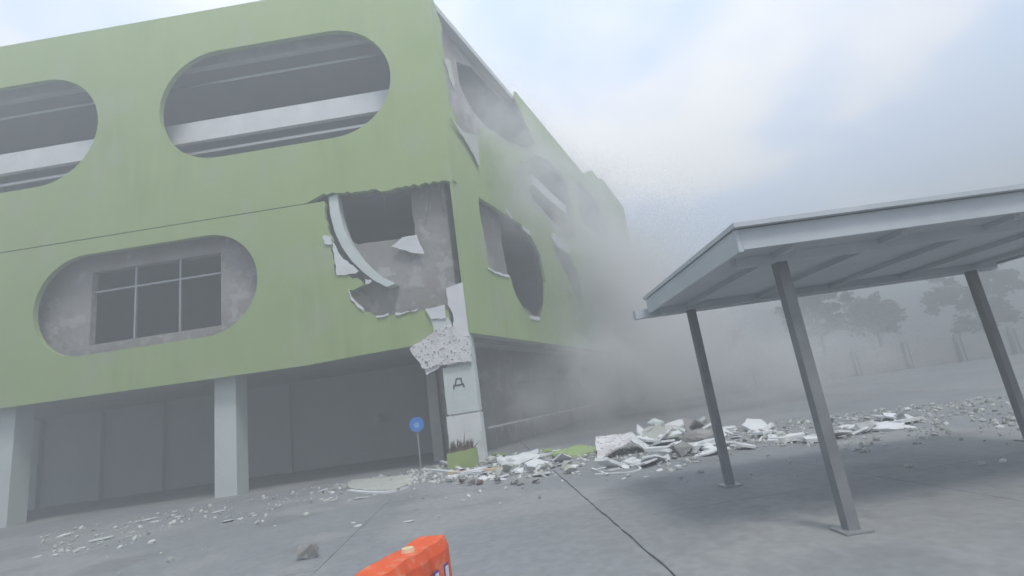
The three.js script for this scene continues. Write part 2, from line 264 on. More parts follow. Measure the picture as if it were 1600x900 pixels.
    // a lower parapet behind the second opening of the side
  { const y1 = R(876, 376, gz)[1], y0 = R(876, 394, gz)[1]; wingR('parapet', box(5.2, y1 - y0, 0.2, 13.4, (y0 + y1) / 2, gz + 0.3), M.white); }
  // back walls, slabs, roof
  const back = (d, y0, y1, m) => { wingL('back_wall', box(-MIT * d - XL, y1 - y0, 0.2, (XL - MIT * d) / 2, (y0 + y1) / 2, -d - 0.1), m); wingR('back_wall', box(XR - MIT * d, y1 - y0, 0.2, (XR + MIT * d) / 2, (y0 + y1) / 2, -d - 0.1), m); };
  back(7, SPLIT + 0.7, ROOF - 0.35, M.innerPaint); back(7.5, SOFFIT + 0.35, SPLIT + 0.7, M.innerPaint);
  const plan = (d, deep) => { const c = new THREE.Vector3(), pt = (f, x, z) => c.clone().addScaledVector(f.d, x).addScaledVector(f.n, z); return [pt(FL, XL, -d), pt(FL, -MIT * d, -d), pt(FR, XR, -d), pt(FR, XR, -deep), pt(FL, -MIT * deep, -deep), pt(FL, XL, -deep)].map((p) => [p.x, -p.z]); };
  const floor = (name, d, deep, y, t, m) => mesh(name, boxUV(new THREE.ExtrudeGeometry(new THREE.Shape(vec(plan(d, deep))), { depth: t, bevelEnabled: false }).rotateX(-Math.PI / 2).translate(0, y, 0)), m, bld);
  floor('floor_slab', 0.24, 10, SOFFIT + 0.12, 0.22, M.ceiling);
  floor('floor_slab', 0.9, 10, SPLIT + 0.62, 0.3, M.ceiling);
  floor('floor_slab', 1.9, 10, L(545, 181, gz)[1] - 0.9, 0.25, M.ceiling);
  floor('roof', 0.24, 11, ROOF - 0.4, 0.3, M.ceiling);
  // end wall and rear tower
  wingL('end_wall', box(0.25, ROOF - SOFFIT, 10, XL - 0.13, (ROOF + SOFFIT) / 2, -5.2), M.green);
  wingR('stair_tower', box(XT - XR, 21.6, 8, (XT + XR) / 2, 10.8, -4.1), M.green);
  wingR('tower_roof', box(XT - XR - 2, 1.6, 6, (XT + XR) / 2, 22.4, -4.1), M.green);
  // ground floor, set back
  const gd = 8.0;
  wingL('ground_floor_wall', slab([[XL, 0], [0.66, 0], [0.66, SOFFIT + 0.12], [XL, SOFFIT + 0.12]], [], 0.2, -gd), M.innerPaint);
  for (let k = 0; k < 5; k++) wingL('wall_pier', box(0.45, SOFFIT + 0.05, 0.25, -24 + k * 3.3, SOFFIT / 2, -gd + 0.12), M.innerPaint);
  for (const x of [-12.9, -11.1]) wingL('mullion', box(0.07, 2.9, 0.07, x, 7.55, -0.75), M.steel);
  wingL('transom', box(5.2, 0.07, 0.05, -12, 8.2, -0.75), M.steel);
  const wy0 = R(870, 646, -2.2)[1], wy1 = R(870, 592, -2.2)[1], wx0 = R(812, 620, -2.2)[0], gdr = 2.2;
  wingR('ground_floor_wall', slab([[MIT * gdr, 0], [XR, 0], [XR, SOFFIT + 0.12], [MIT * gdr, SOFFIT + 0.12]], [[[wx0, wy0], [wx0 + 11, wy0], [wx0 + 11, wy1], [wx0, wy1]]], 0.2, -gdr), M.concrete);
  for (let k = 0; k < 4; k++) { wingR('window_pane', box(2.66, wy1 - wy0, 0.03, wx0 + 1.375 + k * 2.75, (wy0 + wy1) / 2, -gdr - 0.13), M.glass); if (k) wingR('mullion', box(0.08, wy1 - wy0, 0.08, wx0 + k * 2.75, (wy0 + wy1) / 2, -gdr - 0.1), M.steel); }
  { const y = R(820, 656, -1.6)[1]; wingR('hand_rail', box(16, 0.07, 0.06, 11.4, y, -1.6), M.white); for (let k = 0; k < 8; k++) wingR('rail_post', box(0.05, y - 0.03, 0.05, 4 + k * 2.1, (y - 0.03) / 2, -1.6), M.steel); }
  // the corner column: bare upper part, pale middle, white base
  const seg = (x0, x1, y0, y1, z, d, m, seed) => wingL('column_segment', slab(rough([[x0, y0], [x1, y0], [x1, y1], [x0, y1]], 0.012, 0.3, seed), [], d, z), m);
  const cw0 = L(691, 575)[0], jy = L(724, 646)[1], my = L(715, 572)[1];
  seg(cw0 - 0.04, -0.02, 0.02, jy - 0.03, -0.02, 0.8, M.column, 71);
  wingL('column_joint', box(-cw0 - 0.1, 0.1, 0.7, cw0 / 2 - 0.02, jy, -0.42), M.column);
  seg(cw0, -0.03, jy + 0.03, my, -0.01, 0.8, M.columnMid, 72);
  seg(cw0 + 0.12, -0.04, my - 0.003, SOFFIT + 0.3, -0.06, 0.76, M.columnMid, 73);
  wingL('column_segment', slab(rough([L(710, 528), L(736, 524), L(734, 470), L(733, 424), L(727, 440), L(697, 450), L(699, 475), L(707, 490)].map(([x, y]) => [Math.min(x, -0.06), y]), 0.03, 0.2, 74), [], 0.4, -0.03), M.white);
  wingL('broken_panel', slab(rough([L(664, 483, 0.08), L(694, 476, 0.08), L(697, 497, 0.08), L(674, 499, 0.08)], 0.02, 0.2, 75), [], 0.08, 0.1), M.white);
  wingL('broken_panel', slab(rough([L(640, 545, 0.12), L(664, 528, 0.12), L(690, 512, 0.12), L(704, 506, 0.12), L(716, 524, 0.12), L(736, 530, 0.12), L(737, 565, 0.12), L(692, 570, 0.12), L(660, 576, 0.12)], 0.04, 0.2, 76), [], 0.1, 0.14), M.speckle);
  wingL('broken_panel', slab(rough([L(662, 572, 0.1), L(690, 570, 0.1), L(679, 579, 0.1), L(666, 586, 0.1)], 0.03, 0.15, 77), [], 0.06, 0.08), M.white);
  wingL('broken_panel', slab(rough([L(673, 500, 0.05), L(700, 496, 0.05), L(706, 510, 0.05), L(678, 520, 0.05)], 0.03, 0.2, 78), [], 0.08, 0.05), M.columnMid);
  // the sign painted on the column: a framed figure on two feet
  const st = (x0, y0, x1, y1, w) => { const a = L(x0, y0, 0.01), b = L(x1, y1, 0.01), l = Math.hypot(b[0] - a[0], b[1] - a[1]); return new THREE.BoxGeometry(l + w, w, 0.012).rotateZ(Math.atan2(b[1] - a[1], b[0] - a[0])).translate((a[0] + b[0]) / 2, (a[1] + b[1]) / 2, 0.0 - 0.003); };
  wingL('column_mark', mergeGeometries([st(713, 592, 720, 591, 0.045), st(713, 592, 711, 602, 0.045), st(720, 591, 722, 600, 0.045), st(709, 603, 724, 600, 0.045), st(709, 603, 709, 607, 0.05), st(724, 600, 725, 604, 0.05)].map((g) => g.toNonIndexed())), M.ink);
  // columns further along the arcade
  for (const x of [-9.2, -17.6]) wingL('arcade_column', slab([[x - 0.4, 0], [x + 0.4, 0], [x + 0.4, SOFFIT + 0.14], [x - 0.4, SOFFIT + 0.14]], [], 0.7, -0.5), M.columnMid);
  wingL('inner_pillar', box(0.4, SOFFIT, 0.4, L(681, 650, -3)[0], SOFFIT / 2, -3), M.greenBack);
  wingL('wall_lamp', new THREE.CylinderGeometry(0.18, 0.24, 0.5, 14).translate(L(591, 655, -7.7)[0], L(591, 655, -7.7)[1], -7.7), M.white);
}
console.log('building');

// ------------------------------------------------------------------ things at the foot of the building
function onFront(px, py, z) { const d = ray(px, py), e = new THREE.Vector3(0, EYE, 0), p0 = CORNER.clone().addScaledVector(FL.n, z), t = p0.sub(e).dot(FL.n) / d.dot(FL.n); return e.addScaledVector(d, t); }
{
  const b = atHeight(658, 735), p = thing('round_sign', 'round blue traffic sign on a thin grey pole under the overhang', 'sign', [b.x, 0, b.z], 0.06);
  mesh('pole', new THREE.CylinderGeometry(0.028, 0.028, 1.72, 10).translate(0, 0.86, 0), M.steel, p);
  const disc = mesh('sign_disc', new THREE.CylinderGeometry(0.25, 0.25, 0.02, 28).rotateX(Math.PI / 2).translate(0, 1.5, 0.045), M.blue, p);
  mesh('symbol', new THREE.CylinderGeometry(0.1, 0.1, 0.008, 20).scale(1, 1, 1).rotateX(Math.PI / 2).translate(0, 1.48, 0.06), M.paleBlue, disc);
  const q = onFront(724, 722, 0.75), w = 0.92; q.y = 0;
  const t = thing('planter', 'low green planter box with dry dark plants at the column foot', 'planter', [q.x, 0, q.z], TL);
  mesh('box', boxUV(slab(rough([[-w / 2, 0], [w / 2, 0], [w / 2, 0.55], [-w / 2, 0.5]], 0.02, 0.2, 91), [], 0.5, 0.25)), M.planter, t);
  mesh('soil', boxUV(box(w - 0.12, 0.06, 0.38, 0, 0.53, 0)), M.brown, t);
  const r = rng(92), tw = [];
  for (let k = 0; k < 90; k++) { const a = r() * 6.28, l = 0.16 + 0.26 * r(); tw.push(new THREE.ConeGeometry(0.02 + 0.02 * r(), l, 4).translate(0, l / 2, 0).rotateZ((r() - 0.5) * 1.9).rotateY(a).translate((r() - 0.5) * 0.75, 0.54, (r() - 0.5) * 0.3)); }
  tw.push(new THREE.ConeGeometry(0.025, 0.62, 5).translate(0, 0.31, 0).rotateZ(-0.2).translate(0.05, 0.55, 0.1));
  mesh('dry_plants', mergeGeometries(tw), M.brown, t);
}

// ------------------------------------------------------------------ debris
const chunkGeos = [], shardGeos = [], rd = rng(200);
for (let k = 0; k < 8; k++) {             // lumps
  const pts = []; for (let i = 0; i < 13; i++) pts.push(new THREE.Vector3((rd() - 0.5) * 0.95, (rd() - 0.5) * 0.62, (rd() - 0.5) * 0.8));
  const g = new ConvexGeometry(pts); g.computeBoundingBox(); chunkGeos.push(boxUV(g.translate(0, -g.boundingBox.min.y - 0.03, 0)));
}
for (let k = 0; k < 8; k++) {             // flat broken plates
  const n = 4 + Math.floor(rd() * 3), o = []; for (let i = 0; i < n; i++) { const a = (i + 0.6 * rd()) / n * 6.283, rr = 0.32 + 0.25 * rd(); o.push([Math.cos(a) * rr, Math.sin(a) * rr * (0.5 + 0.4 * rd())]); }
  shardGeos.push(boxUV(new THREE.ExtrudeGeometry(new THREE.Shape(vec(rough(o, 0.03, 0.18, 300 + k))), { depth: 0.07, bevelEnabled: false }).rotateX(-Math.PI / 2)));
}
const scaled = (g, s) => g;               // shapes are shared; size comes from the copy
function litter(name, label, category, group, geos, mats, spots) {
  for (const [x, z, s, tilt] of spots) {
    if (x > 1.1 && x < 3.0 && z < -12.4 && z > -16.4) continue;     // the tented slab lies here
    const o = mesh(name, geos[Math.floor(rd() * geos.length)], mats[Math.floor(rd() * mats.length)]);
    o.scale.set(s * (0.8 + 0.5 * rd()), s * (0.7 + 0.5 * rd()), s * (0.8 + 0.5 * rd())); o.position.set(x, -0.004 + Math.abs(Math.sin(tilt)) * 0.25 * s, z); o.rotation.set(tilt * Math.cos(rd() * 6.28), rd() * 6.28, tilt * Math.sin(rd() * 6.28), 'YXZ'); const near = label.includes('@') ? (x < 0.2 ? 'near the white column foot' : x < 2 ? 'before the fallen green cladding' : x < 4.4 ? 'around the tented slab' : x < 7 ? 'behind the canopy post' : 'out past the canopy') : ''; tag(o, label.replace('@', near), category, group + (near && ' ' + near));
  }
}
const spotsIn = (n, polyTop, polyBot, s0, s1, tilt, pow = 1) => { const out = []; for (let k = 0; k < n; k++) { const t = rd(), u = Math.pow(rd(), pow), i = Math.min(polyTop.length - 2, Math.floor(t * (polyTop.length - 1))), w = t * (polyTop.length - 1) - i; const px = mixf(mixf(polyTop[i][0], polyTop[i + 1][0], w), mixf(polyBot[i][0], polyBot[i + 1][0], w), u), py = mixf(mixf(polyTop[i][1], polyTop[i + 1][1], w), mixf(polyBot[i][1], polyBot[i + 1][1], w), u), p = atHeight(px, py); out.push([p.x, p.z, s0 + (s1 - s0) * Math.pow(rd(), 2.5), (rd() - 0.5) * 2 * tilt]); } return out; };
{
  const top = [[700, 730], [780, 716], [860, 706], [950, 700], [1040, 688], [1120, 678], [1260, 664], [1420, 645]], bot = [[690, 756], [780, 752], [860, 742], [950, 736], [1040, 722], [1120, 712], [1260, 692], [1420, 668]];
  litter('concrete_chunk', 'grey broken concrete lump in the rubble @', 'rubble', 'concrete lumps in the rubble strip', chunkGeos, [M.concrete, M.greenBack, M.column], spotsIn(85, top, bot, 0.1, 0.5, 0.3));
  litter('plaster_fragment', 'flat white broken plaster piece in the rubble @', 'fragment', 'white plaster pieces in the rubble', shardGeos, [M.white, M.column], spotsIn(150, top, bot, 0.15, 1.0, 0.5));
  litter('jumbled_fragment', 'pale broken plate tilted up in the jumble behind the tented slab', 'fragment', 'tilted plates behind the tented slab', shardGeos, [M.white, M.column, M.greenBack], spotsIn(38, [[1000, 684], [1060, 676]], [[1010, 694], [1066, 688]], 0.4, 1.3, 0.9));
  litter('jumbled_fragment', 'pale broken plate tilted up in the jumble by the canopy post', 'fragment', 'tilted plates by the canopy post', shardGeos, [M.white, M.concrete, M.innerPaint], spotsIn(32, [[1070, 684], [1130, 672]], [[1070, 694], [1130, 684]], 0.5, 1.4, 0.8));
  litter('cladding_fragment', 'flat green broken cladding piece among the rubble on the road', 'fragment', 'green cladding pieces in the rubble', shardGeos, [M.green, M.planter], spotsIn(16, [[760, 716], [850, 704], [950, 704]], [[760, 732], [850, 722], [950, 716]], 0.3, 1.0, 0.3));
  litter('road_fragment', 'small white crumb lying alone on the open road', 'fragment', 'white crumbs on the open road', shardGeos, [M.white], [...[[723, 782], [720, 762], [712, 757], [868, 742], [900, 738], [975, 748], [560, 822], [640, 815], [553, 817], [1010, 745], [1060, 728], [1088, 722], [1030, 735], [906, 727]].map(([x, y]) => { const p = atHeight(x, y); return [p.x, p.z, 0.1 + 0.12 * rd(), 0.1]; })]);
  litter('dark_fragment', 'dark broken brick piece lying before the rubble strip', 'fragment', 'dark pieces before the rubble strip', chunkGeos, [M.brown, M.concrete], [[738, 757], [750, 757], [776, 756], [806, 756], [815, 757], [836, 754], [830, 738], [722, 756], [1085, 690], [1060, 700]].map(([x, y]) => { const p = atHeight(x, y); return [p.x, p.z, 0.16 + 0.14 * rd(), 0.2]; }));
  litter('plaster_fragment', 'flat pale broken piece in the thin debris under the front wall', 'fragment', 'pale pieces under the front wall', shardGeos, [M.white, M.greenBack, M.column], spotsIn(46, [[60, 842], [250, 806], [480, 768], [560, 752], [650, 738]], [[60, 870], [250, 832], [490, 796], [580, 776], [690, 752]], 0.12, 0.5, 0.2));
  const bulk = spotsIn(26, [[560, 752], [650, 738], [700, 730]], [[590, 760], [680, 745], [720, 742]], 0.15, 0.5, 0.2); litter('cladding_fragment', 'flat grey-green piece in the thin debris under the front wall', 'fragment', 'grey-green pieces under the front wall', shardGeos, [M.greenBack], bulk);
}
// crumbs too many to count
{
  const g = boxUV(new THREE.IcosahedronGeometry(1, 0)), n = 4600, im = new THREE.InstancedMesh(g, M.column, n), r = rng(401), m = new THREE.Matrix4(), q = new THREE.Quaternion(), c = new THREE.Color();
  for (let k = 0; k < n; k++) {
    const t = r(), px = r() < 0.88 ? mixf(640, 1640, Math.pow(t, 1.4)) : mixf(60, 700, t), u = Math.pow(r(), 1.4), y0 = px < 760 ? mixf(842, 722, clamp01((px - 60) / 700)) : mixf(722, 632, (px - 760) / 740), band = (px < 680 ? 42 : 54) * (0.35 + 0.9 * noise3(px * 0.02, 3, 1)), p = atHeight(px, y0 - 6 + band * u + (r() < 0.04 ? 60 * r() : 0)), s = 0.008 + 0.04 * Math.pow(r(), 3);
    q.setFromEuler(new THREE.Euler(r() * 6, r() * 6, r() * 6)); m.compose(new THREE.Vector3(p.x, s * 0.5, p.z), q, new THREE.Vector3(s * (1 + r()), s, s * (1 + r()))); im.setMatrixAt(k, m); const b = 0.45 + 0.6 * r(); im.setColorAt(k, c.setRGB(b, b * 1.0, b * (0.96)));
  }
  im.name = 'rubble_crumbs'; im.userData = { kind: 'stuff', label: 'fine pale rubble crumbs strewn along the road', category: 'rubble' }; scene.add(im);
}
// named large pieces
function strip(name, label, pxs, h, w, th, m, category = 'debris', group) {      // a long bent slat lying on the ground
  const pts = pxs.map(([x, y, up = 0]) => { const p = atHeight(x, y); p.y = th / 2 + up; return p; }), c = new THREE.CatmullRomCurve3(pts), n = 24, gs = [];
  const o = thing(name, label, category, [pts[0].x, 0, pts[0].z], 0, group); const g = new THREE.TubeGeometry(c, n, 1, 4), p = g.attributes.position;
  const fr = c.getSpacedPoints(n);
  for (let i = 0; i <= n; i++) for (let j = 0; j < 5; j++) { const k = i * 5 + j, a = fr[i], b = c.getTangentAt(i / n), s = new THREE.Vector3(-b.z, 0, b.x).normalize(), cx = [1, 1, -1, -1, 1][j] * w / 2, cy = [1, -1, -1, 1, 1][j] * th / 2; p.setXYZ(k, a.x + s.x * cx, a.y + cy, a.z + s.z * cx); }
  mesh('slat', boxUV(g.translate(-pts[0].x, 0, -pts[0].z)), m, o); return o;
}
strip('fallen_plank', 'long pale slat lying below the planter at the column foot', [[660, 736], [690, 738], [720, 741], [756, 740]], 0, 0.16, 0.07, M.white);
strip('fallen_plank', 'short pale slat leaning towards the green planter', [[690, 728, 0.12], [704, 731, 0.08], [722, 736, 0]], 0, 0.12, 0.06, M.column);
strip('fallen_plank', 'yellowish slat crossing the pale slat below the planter', [[700, 742], [730, 740], [770, 736], [800, 730]], 0, 0.10, 0.08, M.cream);
strip('bent_strip', 'thin white bent strip curled on the open road by the tented slab', [[930, 742], [955, 741], [985, 739], [1000, 735], [992, 728], [985, 730]], 0, 0.05, 0.03, M.white);
strip('bent_strip', 'thin white strip zigzagging on the road before the green pieces', [[925, 733], [940, 739], [950, 743]], 0, 0.05, 0.03, M.white);
strip('bent_strip', 'long curved white trim lying under the front wall', [[545, 768], [575, 771], [610, 770], [630, 764], [650, 755]], 0, 0.14, 0.05, M.white);
strip('bent_strip', 'thin pale trim beside the long curved one under the front wall', [[505, 770], [530, 762], [560, 757], [640, 748]], 0, 0.08, 0.04, M.greenBack);
strip('fallen_plank', 'long dark-edged plank in the rubble under the canopy', [[1010, 706], [1050, 703], [1090, 698], [1118, 690]], 0, 0.3, 0.1, M.column);
strip('fallen_plank', 'pale plank lying deeper in the rubble by the canopy post', [[1040, 690], [1080, 684], [1120, 676]], 0, 0.2, 0.1, M.white);
// a flat pale sheet under the front wall
{
  const c = atHeight(585, 762), o = thing('fallen_sheet', 'large flat grey-green sheet lying under the front wall', 'debris', [c.x, 0, c.z]);
  const pts = [[548, 752], [600, 748], [640, 744], [648, 758], [622, 768], [570, 769], [545, 764]].map(([x, y]) => { const p = atHeight(x, y); return [p.x - c.x, -(p.z - c.z)]; });
  mesh('sheet', boxUV(new THREE.ExtrudeGeometry(new THREE.Shape(vec(rough(pts, 0.05, 0.3, 501))), { depth: 0.05, bevelEnabled: false }).rotateX(-Math.PI / 2)), M.greenBack, o);
}
// the tented slab: two plates propped against each other
function plate(corners, th, m, parent, name, seed, origin) {    // a plate through four world points, ragged
  const [a, b, c, d] = corners.map((p) => p.clone().sub(origin)), n = 10, pos = [], r = rng(seed), idx = [];
  const nor = new THREE.Vector3().crossVectors(b.clone().sub(a), d.clone().sub(a)).normalize();
  for (let s = 0; s < 2; s++) for (let i = 0; i <= n; i++) for (let j = 0; j <= n; j++) { const u = i / n, v = j / n, e = (i === 0 || i === n || j === 0 || j === n) && s === 0; const p = a.clone().lerp(b, u).lerp(d.clone().lerp(c, u), v); p.addScaledVector(nor, (s ? -th : 0) + 0.06 * (noise3(u * 4 + seed, v * 4, 2) - 0.5)); if (i === 0 || i === n) p.addScaledVector(b.clone().sub(a), 0.05 * (noise3(v * 7, seed, i) - 0.5)); if (j === 0 || j === n) p.addScaledVector(d.clone().sub(a), 0.06 * (noise3(u * 7, seed, j + 3) - 0.5)); p.y = Math.max(p.y, 0.002 + 0.004 * s); pos.push(p.x, p.y, p.z); }
  const id = (s, i, j) => s * (n + 1) * (n + 1) + i * (n + 1) + j, q = (a1, b1, c1, d1) => idx.push(a1, b1, c1, a1, c1, d1);
  for (let i = 0; i < n; i++) for (let j = 0; j < n; j++) { q(id(0, i, j), id(0, i + 1, j), id(0, i + 1, j + 1), id(0, i, j + 1)); q(id(1, i, j), id(1, i, j + 1), id(1, i + 1, j + 1), id(1, i + 1, j)); }
  for (let i = 0; i < n; i++) { q(id(0, i, 0), id(1, i, 0), id(1, i + 1, 0), id(0, i + 1, 0)); q(id(0, i, n), id(0, i + 1, n), id(1, i + 1, n), id(1, i, n)); q(id(0, 0, i), id(0, 0, i + 1), id(1, 0, i + 1), id(1, 0, i)); q(id(0, n, i), id(1, n, i), id(1, n, i + 1), id(0, n, i + 1)); }
  const g = new THREE.BufferGeometry(); g.setAttribute('position', new THREE.Float32BufferAttribute(pos, 3)); g.setIndex(idx); return mesh(name, boxUV(g), m, parent);
}
{
  const P = (x, y, dz = 0, up = 0) => { const p = atHeight(x, y); const k = (p.z + dz) / p.z; return new THREE.Vector3(p.x * k, up, p.z * k + 0); };
  const fl = atHeight(934, 720), ridgeN = atHeight(985, 716), z = fl.z;
  const up = (px, py, zz) => { const d = ray(px, py), t = zz / d.z; return new THREE.Vector3(d.x * t, Math.max(0.0, EYE + d.y * t), zz); };
  const a = up(934, 721, z), b = up(986, 687, z - 0.25), c = up(988, 676, z - 1.7), d = up(929, 682, z - 1.5);
  const o1 = a.clone().setY(0), t = thing('tented_slab', 'large speckled white slab folded like a tent in the rubble', 'debris', o1.toArray());
  plate([a, b, c, d], 0.05, M.speckle, t, 'slab_half', 3, o1);
  const e = up(1012, 704, z - 0.5), f = up(1012, 696, z - 1.9); plate([b.clone().add(new THREE.Vector3(0.01, 0, 0)), e, f, c], 0.05, M.column, t, 'slab_half', 7, o1);
  const lump = (px, py, w, h, name, label, m, seed) => { const p = atHeight(px, py), o = thing(name, label, 'rubble', [p.x, 0, p.z], seed); const g = new THREE.IcosahedronGeometry(1, 3), q = g.attributes.position; for (let i = 0; i < q.count; i++) { const v = new THREE.Vector3().fromBufferAttribute(q, i), s = 0.6 + 0.55 * noise3(v.x * 1.7 + seed * 9, v.y * 1.7, v.z * 1.7) + 0.3 * noise3(v.x * 5, v.y * 5 + seed, v.z * 5); q.setXYZ(i, v.x * s * w / 2, Math.max(0, v.y * s * h), v.z * s * w / 2); } mesh('heap', boxUV(g), m, o); return o; };
  lump(1032, 684, 1.9, 0.36, 'rubble_heap', 'tall pale rubble heap behind the tented slab', M.greenBack, 1.3);
  lump(1095, 690, 1.1, 0.3, 'rubble_heap', 'low grey rubble heap beside the canopy post', M.concrete, 2.1);
  lump(815, 722, 1.3, 0.24, 'rubble_heap', 'pale rubble heap nearest the white column foot', M.column, 3.4);
  lump(900, 710, 1.4, 0.24, 'rubble_heap', 'green-stained rubble heap lying against the tented slab', M.green, 4.2);
  // dark hollow block sticking out of the tall heap
  const h = atHeight(1026, 688), hb = thing('broken_block', 'dark broken block on top of the tall pale heap', 'rubble', [h.x, 0.26, h.z], 0.5);
  const hg = chunkGeos[3].clone().scale(0.75, 0.75, 0.6); mesh('block', hg, M.innerPaint, hb);
  const st = atHeight(482, 872), so = thing('loose_stone', 'pale rounded stone lying alone on the road before the front wall', 'stone', [st.x, 0, st.z]); mesh('stone', chunkGeos[1].clone().scale(0.34, 0.4, 0.3), M.concrete, so);
  const sh = [[860, 700], [905, 700], [945, 700]]; void sh;
}
console.log('debris');

// ------------------------------------------------------------------ canopy by the road
{
  const x0 = 2.30, z0 = -8.55, W = 6.2, D = 3.5, y = 2.9, o = thing('canopy', 'open grey metal roofed canopy on thin posts beside the road', 'canopy', [x0, 0, z0], 0.03);
  mesh('roof_sheet', boxUV(box(W + 0.1, 0.05, D + 0.2, W / 2, y + 0.275, D / 2)), M.roofMetal, o);
  mesh('soffit', boxUV(box(W - 0.12, 0.03, D - 0.1, W / 2 + 0.03, y + 0.06, D / 2)), M.roofMetal, o);
  mesh('fascia', boxUV(box(0.05, 0.24, D + 0.06, 0, y + 0.12, D / 2)), M.roofMetal, o);
  mesh('fascia', boxUV(box(0.05, 0.24, D + 0.06, W, y + 0.12, D / 2)), M.roofMetal, o);
  mesh('fascia', boxUV(box(W - 0.06, 0.22, 0.05, W / 2, y + 0.13, D)), M.roofMetal, o);
  mesh('gutter', boxUV(box(W + 0.3, 0.15, 0.16, W / 2 - 0.1, y + 0.01, -0.12)), M.roofMetal, o);
  for (let k = 0; k < 5; k++) mesh('purlin', boxUV(box(0.06, 0.08, D - 0.2, 0.6 + k * 1.25, y + 0.02, D / 2)), M.roofMetal, o);
  for (const [x, z] of [[0.66, 0.1], [5.6, 0.1], [5.6, D - 0.5], [0.66, D - 0.5]]) mesh('post', boxUV(box(0.12, y - 0.06, 0.12, x, (y - 0.06) / 2, z)), M.post, o);
  for (const [x, z] of [[0.66, 0.1], [5.6, 0.1], [5.6, D - 0.5], [0.66, D - 0.5]]) mesh('base_plate', boxUV(box(0.28, 0.02, 0.28, x, 0.01, z)), M.steel, o);
  for (const z of [0.1, D - 0.5]) mesh('beam', boxUV(box(W - 0.3, 0.12, 0.1, W / 2, y - 0.002, z)), M.roofMetal, o);
}

// ------------------------------------------------------------------ orange barrier
{
  const a = atHeight(678, 839, 0.95), b = atHeight(592, 894, 0.95), dir = a.clone().sub(b).normalize(), len = 1.5;
  const o = thing('traffic_barrier', 'orange plastic water-filled barrier with stickers on its side', 'barrier', [a.x - dir.x * len / 2, 0, a.z - dir.z * len / 2], Math.atan2(-dir.z, dir.x));
  const prof = [[-0.24, 0], [-0.24, 0.12], [-0.19, 0.2], [-0.13, 0.45], [-0.11, 0.9], [-0.09, 0.95], [0.09, 0.95], [0.11, 0.9], [0.13, 0.45], [0.19, 0.2], [0.24, 0.12], [0.24, 0]];
  const g = new THREE.ExtrudeGeometry(new THREE.Shape(vec(prof)), { depth: len - 0.06, bevelEnabled: true, bevelSize: 0.012, bevelThickness: 0.03, bevelSegments: 3, steps: 60 }).rotateY(Math.PI / 2).translate(-len / 2 + 0.03, 0, 0);
  const p = g.attributes.position;           // scalloped side: upright ribs moulded into the plastic
  for (let i = 0; i < p.count; i++) { const y = p.getY(i), x = p.getX(i), z = p.getZ(i); if (y > 0.3 && Math.abs(z) > 0.02) { const w = 0.5 + 0.5 * Math.cos(x * 2 * Math.PI / 0.25); p.setZ(i, z * (1 - 0.16 * w * w)); } if (y > 0.9) p.setY(i, y + 0.006 * Math.sin(x * 9)); }
  mesh('body', boxUV(g), M.orange, o);
  const cap = mesh('filler_cap', new THREE.CylinderGeometry(0.035, 0.04, 0.025, 18).translate(0.42, 0.968, 0.0), M.cream, o); void cap;
  for (let k = 0; k < 4; k++) { const x = 0.63 - k * 0.13; const s = mesh('sticker', boxUV(box(0.06, 0.13, 0.008, x, 0.76, 0.125)), M.violet, o); mesh('sticker_face', boxUV(box(0.036, 0.1, 0.006, x, 0.762, 0.131)), M.sticker, s); }
}

// ------------------------------------------------------------------ beyond the building: wall and trees in the dust
{
  const w = thing('boundary_wall', 'long pale boundary wall far behind the canopy in the dust', 'wall', [0, 0, 0]);
  for (let k = 0; k < 12; k++) { mesh('wall_panel', boxUV(box(3.9, 2.1, 0.2, 14 + k * 4.1, 1.05, -46 + k * 0.5)), M.wall, w); mesh('wall_post', boxUV(box(0.3, 2.3, 0.3, 11.95 + k * 4.1, 1.15, -46.2 + k * 0.5)), M.wall, w); }
  const leaf = new THREE.PlaneGeometry(0.42, 0.3), kinds = ['round hazy tree behind the boundary wall, close to the building end', 'tall hazy tree behind the middle of the boundary wall', 'broad hazy tree behind the far end of the boundary wall', 'slim hazy tree between the tall and the broad one'];
  [[20, -55, 8.5, 3.2], [33, -56, 11, 3.4], [52, -57, 9.5, 4.6], [42, -60, 9, 2.4]].forEach(([x, z, h, rad], q) => {
    const r = rng(700 + q), t = thing('tree', kinds[q], 'tree', [x, 0, z], 0, 'trees behind the boundary wall');
    const parts = [new THREE.CylinderGeometry(0.12, 0.26, h * 0.6, 8).translate(0, h * 0.3, 0)], lv = [];
    for (let k = 0; k < 12; k++) { const a = r() * 6.28, e = 0.5 + 0.7 * r(), l = rad * (0.5 + 0.5 * r()), y0 = h * (0.35 + 0.25 * r()), dx = Math.cos(a) * Math.cos(e), dy = Math.sin(e), dz = Math.sin(a) * Math.cos(e);
      const c = new THREE.CylinderGeometry(0.03, 0.09, l, 5).translate(0, l / 2, 0); c.applyQuaternion(new THREE.Quaternion().setFromUnitVectors(new THREE.Vector3(0, 1, 0), new THREE.Vector3(dx, dy, dz))).translate(0, y0, 0); parts.push(c); }
    for (let k = 0; k < 46; k++) { const a = r() * 6.28, u = 2 * r() - 1, rr = Math.cbrt(r()), cx = rad * rr * Math.sqrt(1 - u * u) * Math.cos(a), cz = rad * rr * Math.sqrt(1 - u * u) * Math.sin(a), cy = h * 0.68 + rad * rr * u * 0.95, cr = 0.5 + 0.6 * r();
      for (let m = 0; m < 70; m++) { const g = leaf.clone().rotateX(r() * 3.1).rotateY(r() * 6.3).translate(cx + (r() + r() + r() - 1.5) * cr, cy + (r() + r() + r() - 1.5) * cr * 0.8, cz + (r() + r() + r() - 1.5) * cr); lv.push(g); } }
    mesh('trunk', mergeGeometries(parts), M.bark, t); mesh('crown', mergeGeometries(lv), M.leaf, t);
  });
}
console.log('trees');

